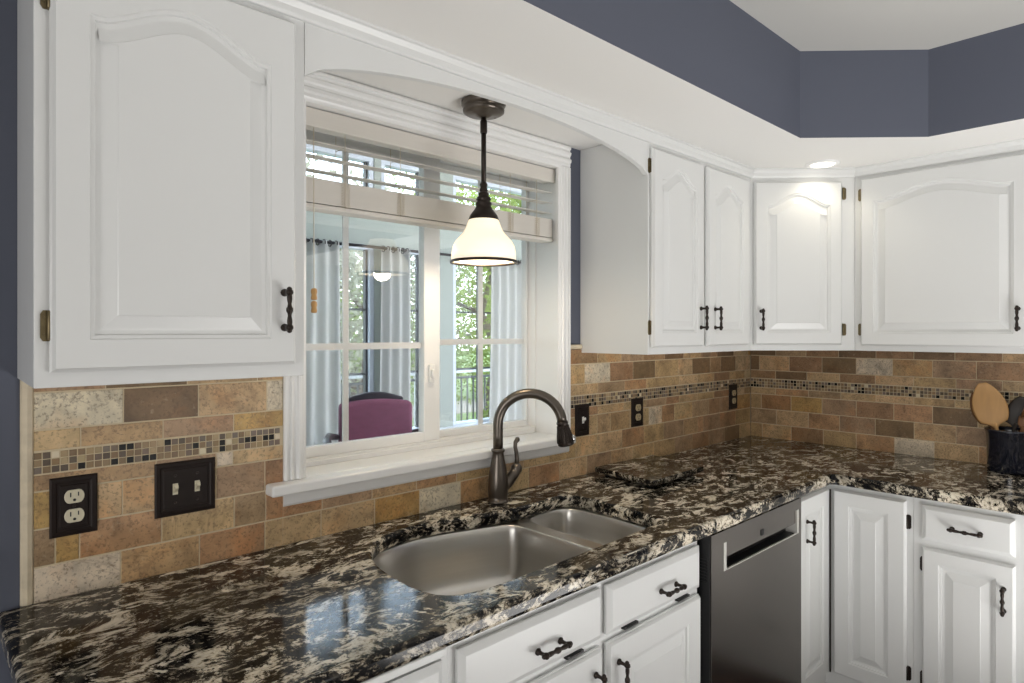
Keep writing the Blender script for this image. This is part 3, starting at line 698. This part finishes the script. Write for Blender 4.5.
# ------------------------------------------------------------------ faucet
fb = Vector((1.352, -.076, CH))
fa = thing('faucet', tuple(fb), 'oil rubbed bronze gooseneck kitchen faucet standing behind the sink', 'faucet')
b = MB(); b.lathe([(.033, 0), (.034, .004), (.031, .008), (.029, .010), (.0315, .022), (.0325, .05), (.0305, .078), (.026, .108), (.0205, .135), (.018, .154), (.019, .157), (.0215, .160), (.0215, .166), (.0175, .169)], fb, 28); b.build('body', 'faucet', fa)
dirv = Vector((math.cos(R(-48)), math.sin(R(-48)), 0)); Rh, Rv = .101, .097
path = [fb + Vector((0, 0, .167)), fb + Vector((0, 0, .21)), fb + Vector((0, 0, .242))]
for k in range(1, 21):
    a = PI * k / 20 * .97
    path.append(fb + dirv * (Rh - Rh * math.cos(a)) + Vector((0, 0, .246 + Rv * math.sin(a))))
b = MB(); b.tube(path, .0158, 18); b.build('spout', 'faucet', fa)
e = path[-1]; dn = (path[-1] - path[-2]).normalized()
b = MB(); b.lathe([(.0165, -.002), (.0185, .002), (.0185, .007), (.0165, .010), (.018, .022), (.0225, .044), (.0255, .066), (.0255, .073), (.021, .076)], e, 20, dn); sp = b.build('spray_head', 'bronze', fa)
b = MB()
for k in range(20):
    q = Vector((0, 0, 1)).rotation_difference(dn); a = 2 * PI * k / 20
    o_ = lambda r, h: e + q @ Vector((r * math.cos(a), r * math.sin(a), h))
    b.tube([o_(.0172, .012), o_(.0185, .024), o_(.023, .045), o_(.0258, .065)], .0022, 6)
b.build('flutes', 'bronze', sp)
bt = e + dn * .052 + dirv * .024
b = MB(); b.ball(bt, .009, 10, 1.3); b.build('button', 'chrome', sp)
hp = fb + Vector((-.006, 0, .030))
b = MB(); b.tube([hp + Vector((.012, -.006, .012)), hp + Vector((.035, -.012, .028)), hp + Vector((.055, -.02, .052)), hp + Vector((.063, -.024, .068))], [.021, .0185, .0165, .0175], 16)
b.ball(hp + Vector((.064, -.024, .070)), .0185, 14)
hd = b.build('handle_base', 'faucet', fa)
b = MB(); h0 = hp + Vector((.064, -.024, .082)); b.tube([h0, h0 + Vector((.002, 0, .02)), h0 + Vector((-.001, 0, .04)), h0 + Vector((-.005, .001, .058)), h0 + Vector((-.004, .001, .072)), h0 + Vector((.004, -.001, .082)), h0 + Vector((.008, -.002, .084))], [.0075, .0072, .0068, .0064, .0068, .0085, .005], 12); b.build('lever', 'faucet', fa)

# ------------------------------------------------------------------ pendant lamp
pc = Vector((1.237, -.140, ZS))
pe = thing('pendant_lamp', tuple(pc), 'bronze pendant lamp with a white bell glass shade hanging over the sink', 'lamp')
b = MB(); b.lathe([(.064, 0), (.066, -.004), (.066, -.014), (.060, -.020), (.057, -.022), (.062, -.026), (.061, -.034), (.052, -.039), (.026, -.041), (.020, -.046), (.010, -.050)], pc - Vector((0, 0, .0005)), 36)
for s in (-1, 1): b.lathe([(.005, -.030), (.0055, -.036), (.003, -.041)], pc + Vector((s * .045, 0, 0)), 10)
b.build('canopy', 'faucet', pe)
b = MB(); b.tube([pc - Vector((0, 0, .045)), pc - Vector((0, 0, .272))], .0075, 14)
b.lathe([(.0095, -.058), (.0105, -.062), (.0105, -.092), (.0095, -.096)], pc, 16); b.lathe([(.008, -.24), (.012, -.248), (.0095, -.256), (.013, -.264), (.009, -.272), (.008, -.285)], pc, 16)
b.build('rod', 'bronze', pe)
b = MB(); b.lathe([(.008, -.268), (.014, -.272), (.016, -.277), (.014, -.282), (.021, -.286), (.0225, -.292), (.018, -.297), (.023, -.301), (.024, -.307), (.022, -.312), (.028, -.322), (.034, -.330), (.041, -.340), (.045, -.351), (.043, -.355), (.01, -.355)], pc, 28); b.build('socket_cup', 'bronze', pe)
prof = [(.042, -.349), (.047, -.360), (.053, -.376), (.061, -.391), (.073, -.404), (.084, -.416), (.092, -.431), (.0955, -.450), (.0965, -.474)]
b = MB(); b.lathe(prof + [(.0935, -.474), (.0925, -.451), (.0888, -.433), (.081, -.4185), (.0705, -.4065), (.0588, -.393), (.0508, -.3775), (.0445, -.361), (.0395, -.351)], pc, 48, cap=False); sh = b.build('shade', 'milk', pe)
b = MB(); b.lathe([(.0955, -.472), (.0995, -.4735), (.1005, -.477), (.0995, -.4805), (.0955, -.481), (.0935, -.477), (.0955, -.472)], pc, 48, cap=False); b.build('rim_band', 'bronze', sh)
b = MB(); b.ball(pc - Vector((0, 0, .425)), .03, 16, 1.2); b.build('bulb', 'bulb', pe)
lamp('pendant_bulb_light', 'POINT', pc - Vector((0, 0, .47)), 3.4, (1, .84, .62), shadow_soft_size=.03)

# ------------------------------------------------------------------ recessed lights
def can(x, y, label, e_):
    c = thing('recessed_light', (x, y, ZS), label, 'ceiling light', 'recessed lights in the soffit')
    b = MB(); b.lathe([(.046, -.001), (.048, -.006), (.054, -.008), (.063, -.004), (.065, 0)], (x, y, ZS - .0005), 32, cap=False); b.build('trim_ring', 'trim', c)
    b = MB(); b.lathe([(.047, -.0005), (.043, -.006), (.026, -.010), (.005, -.011)], (x, y, ZS), 28); b.build('lens', 'lens', c)
    lamp('recessed_light_beam', 'SPOT', (x, y, ZS - .02), e_, (1, .90, .70), spot_size=R(150), spot_blend=.6, shadow_soft_size=.05)
can(2.697, -.552, 'round lit recessed light in the soffit above the corner cabinet', 2.1)
can(2.88, -2.62, 'recessed soffit light above the right wall, nearer one reflected in the window', 10)
can(2.88, -3.15, 'recessed soffit light above the right wall, farther one reflected in the window', 10)

# ------------------------------------------------------------------ outlets and switches
def plate(F, w_, h_, label, name, cat, group):
    o = F @ Vector((0, 0, 0)); c = thing(name, tuple(o), label, cat, group)
    b = MB(F); r_ = lambda d, z: [(-w_ / 2 + d, -h_ / 2 + d, z), (w_ / 2 - d, -h_ / 2 + d, z), (w_ / 2 - d, h_ / 2 - d, z), (-w_ / 2 + d, h_ / 2 - d, z)]
    b.loops([r_(0, 0), r_(0, .003), (r_(.003, .0055)), r_(.010, .0065), r_(.0125, .0045), r_(.016, .0045), r_(.018, .0065)], True, True, True, False)
    b.build('plate', 'plate', c); return c
def receptacle(c, F, m):
    for v_ in (.0195, -.0195):
        b = MB(face_on(F, 0, v_, .0065)); pts = []
        for k in range(24):
            a = 2 * PI * k / 24; pts.append((.0172 * max(-1, min(1, 1.0 * math.cos(a))), max(-.0135, min(.0135, .0172 * math.sin(a)))))
        b.loops([[(x, y, 0) for x, y in pts], [(x, y, .0028) for x, y in pts], [(x * .94, y * .94, .0034) for x, y in pts]], True, True, True, False)
        r = b.build('receptacle', m, c)
        b = MB(face_on(F, 0, v_, .0065)); b.box(-.0078, -.0056, -.0005, .0085, .003, .0040); b.box(.0056, .0076, .0005, .0085, .003, .0040); b.lathe([(.0028, .003), (.0028, .0040)], (0, -.0068, 0), 10)
        b.build('slots', 'black', r)
    b = MB(face_on(F, 0, 0, .0065)); b.lathe([(.0032, 0), (.0025, .0015)], (0, 0, 0), 10); b.build('screw', 'bronze', c)
def toggle(c, F, u, m):
    b = MB(face_on(F, u, 0, .0065)); b.box(-.0055, .0055, -.0125, .0125, 0, .0012)
    b.prism([(-.010, .0012), (.002, .0012), (.010, .013), (.005, .016), (-.002, .006)], -.0042, .0042, 'x') if False else None
    q = [(-.0042, -.008, .001), (.0042, -.008, .001), (.0042, .004, .001), (-.0042, .004, .001)]; q2 = [(-.0035, .003, .013), (.0035, .003, .013), (.0035, .011, .011), (-.0035, .011, .011)]
    b.loops([q, q2], True, True, True, False); b.build('toggle', m, c, bevel=.0008)
    for s in (-1, 1):
        k = MB(face_on(F, u, s * .030, .0065)); k.lathe([(.0032, 0), (.0024, .0014)], (0, 0, 0), 10); k.build('screw', 'bronze', c)
YW = -.0086; GO = 'bronze wall plates on the backsplash'
F = frame((.244, YW, 1.096), 'y'); c = plate(F, .082, .120, 'bronze double outlet with ivory sockets at the left end of the backsplash', 'wall_outlet', 'outlet', GO); receptacle(c, F, 'ivory')
F = frame((.456, YW, 1.098), 'y'); c = plate(F, .127, .120, 'bronze plate with two ivory toggle switches left of the window', 'light_switch', 'switch', GO); toggle(c, F, -.023, 'ivory'); toggle(c, F, .023, 'ivory')
F = frame((1.836, YW, 1.120), 'y'); c = plate(F, .080, .118, 'bronze plate with a single white toggle switch beside the right window casing', 'light_switch', 'switch', GO); toggle(c, F, 0, 'whiteplastic')
F = frame((2.184, YW, 1.119), 'y'); c = plate(F, .080, .116, 'bronze double outlet behind the granite slab, between switch and corner', 'wall_outlet', 'outlet', GO); receptacle(c, F, 'tan_plastic')
F = frame((2.990, YW, 1.127), 'y'); c = plate(F, .080, .122, 'bronze double outlet close to the inside corner of the backsplash', 'wall_outlet', 'outlet', GO); receptacle(c, F, 'tan_plastic')

# ------------------------------------------------------------------ granite board and crock of utensils
gb = thing('granite_board', (2.02, -.19, CH), 'square granite board lying on the counter right of the faucet', 'board')
curve_slab('slab', 'granite', gb, [[(1.868, -.045), (1.828, -.330), (2.170, -.322), (2.228, -.052)]], .945, .020, .006, 3)
for x, y in ((1.90, -.08), (1.87, -.29), (2.13, -.29), (2.17, -.08)):
    b = MB(); b.lathe([(.010, 0), (.012, .003), (.010, .0115)], (x, y, CH - .0002), 12); b.build('foot', 'black', gb)
kc = Vector((3.066, -1.102, CH))
ck = thing('utensil_crock', tuple(kc), 'dark navy glazed crock holding wooden utensils on the right counter', 'crock')
b = MB(); b.lathe([(.066, 0), (.070, .002), (.0715, .010), (.0735, .12), (.0765, .148), (.0795, .158), (.0795, .163), (.0765, .165), (.073, .160), (.0705, .15), (.068, .02), (.004, .012)], kc, 40); b.build('pot', 'crock', ck)
def utensil(name, label, m, base_, top, head, twist=0, tines=0, hr=.0058):
    """handle from base_ to top then a flat head of (length, halfwidth) in the handle's direction, facing the camera"""
    B, T = kc + Vector(base_), kc + Vector(top); d = (T - B).normalized()
    toc = (Vector((0, -1.575, 1.45)) - T).normalized(); n_ = (toc - d * toc.dot(d)).normalized(); n_ = Matrix.Rotation(twist, 3, d) @ n_; s_ = d.cross(n_)
    c = thing(name, tuple(B), label, 'utensil', 'utensils in the navy crock')
    Lh, hw = head; n = 14
    b = MB(); b.tube([B, B + (T - B) * .5, T, T + d * .02], [hr, hr * 1.05, hr * 1.1, hr * .9], 10); b.build('handle', m, c)
    b = MB(); lp = []
    for k in range(n + 1):
        u = k / n; wv = hw * (max(0, math.sin(PI * min(1, (u * .93 + .035)) ** .82))) ** .62
        if u < .12: wv = max(hr, wv * u / .12 * .6 + hr * .6)
        bow = .008 * math.sin(PI * u); th = .0042 - .0016 * u
        p = T + d * (Lh * u) - n_ * bow
        lp.append([p + s_ * (wv * math.cos(2 * PI * j / 14)) + n_ * (th * math.sin(2 * PI * j / 14)) for j in range(14)])
    if not tines: b.loops(lp)
    else:
        base_lp = [l for l in lp[:7]]; b.loops(base_lp)
        for j in range(tines):
            o_ = (j - (tines - 1) / 2) / (tines / 2) * hw * .9
            b.tube([T + d * (Lh * .40) + s_ * o_, T + d * (Lh * .72) + s_ * o_ * 1.05, T + d * Lh + s_ * o_ * 1.05], [.0048, .0042, .0022], 8)
    b.build('head', m, c)
utensil('wooden_spoon', 'large pale wooden spoon leaning left in the navy crock', 'spoon', (.012, .005, .014), (-.012, .040, .165), (.180, .056))
utensil('wooden_spoon', 'darker brown wooden spoon behind the large pale spoon', 'spoon_dark', (.03, -.005, .014), (.016, .058, .165), (.145, .040))
utensil('cooking_spoon', 'near black wooden spoon standing at the back of the crock', 'nylon', (.02, .02, .014), (.034, -.008, .165), (.125, .040))
utensil('wooden_fork', 'brown wooden fork at the right side of the crock', 'spoon_dark', (-.02, .01, .014), (-.018, -.040, .165), (.115, .026), 0, 4)

# ------------------------------------------------------------------ sunroom beyond the window
SY = 3.0
b = MB(); b.box(-1.4, 6.2, .20, SY + .2, -.2, -.02); struct(b.build('floor_sunroom', 'suntile'))
b = MB()
# far wall: low wall, header, upper strip, posts
b.box(-1.4, 6.2, SY, SY + .12, -.02, .58); b.box(-1.4, 6.2, SY, SY + .12, 2.16, 2.40); b.box(-1.4, 6.2, SY, SY + .12, 2.88, 3.40)
POST = [(-1.4, -1.2), (.1, .24), (1.55, 1.69), (2.765, 2.83), (3.28, 3.58), (4.62, 4.80), (6.0, 6.2)]
for x0, x1 in POST: b.box(x0, x1, SY, SY + .12, .58, 2.16); b.box(x0, x1, SY, SY + .12, 2.40, 2.88)
struct(b.build('wall_sunroom_far', 'sunwall'))
b = MB(); b.box(6.2, 6.3, .2, SY + .12, -.02, 3.4); struct(b.build('wall_sunroom_right', 'sunwall'))
b = MB(); b.box(-1.5, -1.4, .2, SY + .12, -.02, 3.4); struct(b.build('wall_sunroom_left', 'sunwall'))
b = MB()
b.box(-1.4, 6.2, .2, SY + .2, 3.3, 3.4)
xr = -1.4
while xr < 6.1: b.box(xr, xr + .12, .2, SY, 3.18, 3.3); xr += 1.1
struct(b.build('ceiling_sunroom', 'sunwall'))
wn = 2
for (a0, a1), (c0, c1) in zip(POST, POST[1:]):
    for z0, z1 in ((.58, 2.16), (2.40, 2.88)):
        x0, x1 = a1, c0
        w_ = struct(thing('window_%d' % wn, (x0, SY, z0), None, None)); wn += 1
        b = MB(); t = .04
        b.box(x0, x0 + t, SY + .01, SY + .10, z0, z1); b.box(x1 - t, x1, SY + .01, SY + .10, z0, z1); b.box(x0 + t, x1 - t, SY + .01, SY + .10, z0, z0 + t); b.box(x0 + t, x1 - t, SY + .01, SY + .10, z1 - t, z1)
        b.build('frame', 'sunframe', w_)
        b = MB(); b.box(x0 + t, x1 - t, SY + .05, SY + .054, z0 + t, z1 - t); b.build('pane', 'glass_far', w_)
        b = MB(); nx = max(1, round((x1 - x0) / (.36 if z1 < 2.3 else .9))); nz = 3 if z1 < 2.3 else 1
        for k in range(1, nx): xx = x0 + (x1 - x0) * k / nx; b.box(xx - .011, xx + .011, SY + .056, SY + .078, z0 + t, z1 - t)
        for k in range(1, nz): zz = z0 + (z1 - z0) * k / nz; b.box(x0 + t, x1 - t, SY + .056, SY + .07, zz - .009, zz + .009)
        b.box(x0 + t, x0 + t + .018, SY + .04, SY + .08, z0 + t, z1 - t); b.box(x1 - t - .018, x1 - t, SY + .04, SY + .08, z0 + t, z1 - t)
        b.build('mullion', 'mullion', w_)
b = MB(); b.box(-1.2, 6.0, SY - .05, SY, .56, .60); struct(b.build('trim_2', 'sunframe'))
b = MB(); b.tube([(1.6, SY - .09, 2.13), (5.2, SY - .09, 2.13)], .012, 10)
for x in (1.6, 5.2): b.ball((x, SY - .09, 2.13), .03, 12)
for x in (1.9, 3.3, 4.7): b.box(x - .008, x + .008, SY - .09, SY, 2.12, 2.14)
tag(b.build('curtain_rod', 'rod'), 'dark curtain rod across the sunroom windows beyond the kitchen window', 'curtain rod')
def curtain(x0, x1, label, waves, flare=0):
    b = MB(); nx, nz = waves * 10, 14
    g = []
    for j in range(nz + 1):
        z = .03 + 2.11 * j / nz; row = []
        for k in range(nx + 1):
            u = k / nx; fl = flare * (1 - j / nz) ** 1.5
            row.append(b.p((x0 - fl * .5 + (x1 - x0 + fl) * u, SY - .09 + .028 * math.sin(u * waves * 2 * PI + .3 * math.sin(j * .4)) * (1 if j < nz else .8), z)))
        g.append(row)
    for j in range(nz):
        for k in range(nx): b.face([g[j][k], g[j][k + 1], g[j + 1][k + 1], g[j + 1][k]], smooth=True)
    o = b.build('curtain', 'sheer', None, solid=.002); tag(o, label, 'curtain', 'sheer curtains in the sunroom')
    for k in range(waves * 2):
        rg = MB(); xx = x0 + (x1 - x0) * (k + .5) / (waves * 2); rg.lathe([(.022, -.004), (.026, -.004), (.026, .004), (.022, .004), (.022, -.004)], (xx, SY - .09, 2.125), 12, (1, 0, 0), False)
        rg.build('ring', 'rod', o)
curtain(2.10, 2.40, 'pale sheer curtain at the left side of the view through the window', 3, .08)
curtain(2.77, 3.05, 'pale sheer curtain behind the burgundy armchair', 3, .03)
curtain(3.96, 4.48, 'pale sheer curtain at the right side of the view through the window', 5, .05)

# burgundy armchair in the sunroom
ac = Vector((2.27, 2.08, -.02))
ch = thing('armchair', tuple(ac), 'burgundy armchair with a dark wood frame in the sunroom', 'armchair')
MR = Matrix.Translation(ac) @ Matrix.Rotation(R(-20), 4, 'Z')
def arch_panel(b, x0, x1, y0, y1, z0, z1, rise):
    N = 14; top = [(x1 + (x0 - x1) * k / N, z1 + rise * math.sin(PI * k / N)) for k in range(N + 1)]
    b.prism([(x0, z0), (x1, z0)] + top, y0, y1, 'y')
b = MB(MR); arch_panel(b, -.25, .25, .17, .27, .45, .985, .022); b.build('back_cushion', 'burgundy', ch, bevel=.03, seg=4)
b = MB(MR); arch_panel(b, -.20, .20, .245, .285, .40, 1.012, .042); b.build('back_frame', 'darkwood', ch, bevel=.008)
b = MB(MR); b.box(-.29, .29, -.30, .24, .34, .47); b.build('seat_cushion', 'burgundy', ch, bevel=.035, seg=4)
b = MB(MR); b.box(-.30, .30, -.29, .25, .27, .34); b.build('seat_frame', 'darkwood', ch, bevel=.01)
for s in (-1, 1):
    b = MB(MR); b.tube([(s * .26, .22, .76), (s * .33, .08, .79), (s * .37, -.1, .79), (s * .37, -.24, .77), (s * .36, -.29, .72)], [.02, .024, .026, .028, .022], 10); b.tube([(s * .36, -.20, .77), (s * .325, -.14, .50), (s * .31, -.15, .33)], .02, 10)
    b.build('arm', 'darkwood', ch)
    for y in (-.26, .22):
        b = MB(MR); b.lathe([(.018, 0), (.024, .10), (.030, .30)], (s * .27, y, 0), 12); b.build('leg', 'darkwood', ch)

# outdoors
b = MB(); b.box(-3, 14, SY + .2, 5.4, -.25, -.12); struct(b.build('deck_floor', 'deck'))
b = MB(); b.box(-30, 45, 5.4, 60, -.9, -.6); struct(b.build('ground', 'lawn'))
b = MB(); b.box(-30, 45, 11, 13.2, -.6, -.585); struct(b.build('path', 'deck'))
rl = thing('deck_railing', (4.4, 5.2, -.12), 'dark metal railing with a pale top rail along the deck outside', 'railing')
b = MB(); b.box(-2.5, 12, 5.16, 5.25, .90, .94); b.build('top_rail', 'rail_top', rl)
b = MB(); b.box(-2.5, 12, 5.19, 5.22, .82, .85); b.build('upper_bar', 'railing', rl)
b = MB(); b.box(-2.5, 12, 5.19, 5.22, -.02, .02); b.build('bottom_bar', 'railing', rl)
x = 2.4; k = 0
while x < 8.6 and k < 62:
    b = MB(); b.box(x - .008, x + .008, 5.197, 5.213, .02, .82); b.build('baluster', 'railing', rl); x += .105; k += 1
for x in (-2.4, 0.4, 2.35, 4.75, 7.2, 9.6, 11.9):
    b = MB(); b.box(x - .045, x + .045, 5.16, 5.25, -.12, .92); b.build('post', 'rail_top', rl)
def tree(x, y, h, cr, label, m, nl, seed, low=.25):
    rnd = random.Random(seed)
    t = thing('tree', (x, y, -.6), label, 'tree', 'trees beyond the deck')
    b = MB(); base_ = Vector((x, y, -.6)); P = [base_ + Vector((rnd.uniform(-.08, .08) * k, rnd.uniform(-.08, .08) * k, h * .75 * k / 5)) for k in range(6)]
    b.tube(P, [.16, .13, .11, .09, .06, .03], 10); br = []
    for k in range(9):
        s = P[1 + k % 4]; a = rnd.uniform(0, 2 * PI); e_ = s + Vector((math.cos(a) * cr * .8, math.sin(a) * cr * .8, h * rnd.uniform(.05, .28)))
        b.tube([s, (s + e_) / 2 + Vector((0, 0, .12)), e_], [.05, .035, .015], 6); br.append(e_)
    b.build('trunk', 'bark', t)
    b = MB(); cen = [base_ + Vector((rnd.uniform(-1, 1) * cr * .75, rnd.uniform(-1, 1) * cr * .75, h * rnd.uniform(low, .95))) for _ in range(26)] + br
    for k in range(nl):
        c_ = rnd.choice(cen); p = c_ + Vector((rnd.gauss(0, .30), rnd.gauss(0, .30), rnd.gauss(0, .25))) * (cr / 1.6)
        s = rnd.uniform(.045, .09); d1 = Vector((rnd.gauss(0, 1), rnd.gauss(0, 1), rnd.gauss(0, .6))).normalized(); d2 = d1.cross(Vector((rnd.gauss(0, 1), rnd.gauss(0, 1), rnd.gauss(0, 1)))).normalized()
        b.face([b.p(p - d1 * s), b.p(p + d2 * s * .5), b.p(p + d1 * s), b.p(p - d2 * s * .5)])
    b.build('foliage', m, t)
tree(4.2, 8.6, 5.0, 1.7, 'pale flowering tree seen through the left window sash', 'blossom', 7000, 1)
tree(6.9, 10.2, 5.2, 1.8, 'pale flowering tree seen behind the middle sunroom curtain', 'blossom', 7000, 2)
tree(9.3, 8.9, 5.5, 1.9, 'bright green tree seen through the right window sash', 'leaf', 7000, 3)
tree(5.0, 16.5, 7.0, 2.6, 'tall green tree farther back behind the pale tree on the left', 'leaf', 7000, 4)
tree(10.6, 18.5, 7.5, 2.9, 'tall green tree farther back in the middle of the garden', 'leaf', 7000, 5)
tree(15.6, 16.0, 7.5, 2.9, 'tall green tree farther back on the right of the garden', 'leaf', 7000, 6)
tree(8.3, 13.2, 3.4, 1.8, 'low bushy tree at the far edge of the lawn, seen through the left sash', 'leaf', 5000, 7, .06)
tree(11.6, 14.0, 3.6, 1.8, 'low bushy tree at the far edge of the lawn, seen past the middle curtain', 'leaf', 5000, 8, .06)
tree(14.2, 13.0, 3.4, 1.8, 'low bushy tree at the far edge of the lawn, seen through the right sash', 'leaf', 5000, 9, .06)
def shrub(x, y, z, r, label, seed):
    rnd = random.Random(seed); t = thing('shrub', (x, y, z), label, 'shrub', 'shrubs outside')
    b = MB()
    for k in range(7):
        a = k * .9; b.tube([(x, y, z), (x + math.cos(a) * r * .3, y + math.sin(a) * r * .3, z + r * .8), (x + math.cos(a) * r * .6, y + math.sin(a) * r * .6, z + r * 1.4)], [.015, .01, .005], 6)
    b.build('stem', 'bark', t); b = MB()
    for k in range(900):
        d = Vector((rnd.gauss(0, 1), rnd.gauss(0, 1), rnd.gauss(0, 1))).normalized() * r * rnd.uniform(.5, 1) ; p = Vector((x, y, z + r)) + d
        s = rnd.uniform(.03, .06); d1 = Vector((rnd.gauss(0, 1), rnd.gauss(0, 1), rnd.gauss(0, 1))).normalized(); d2 = d1.orthogonal().normalized()
        b.face([b.p(p - d1 * s), b.p(p + d2 * s * .5), b.p(p + d1 * s), b.p(p - d2 * s * .5)])
    b.build('foliage', 'leaf', t)
shrub(5.75, 4.6, -.12, .38, 'small green shrub on the deck seen low in the right sash', 11)
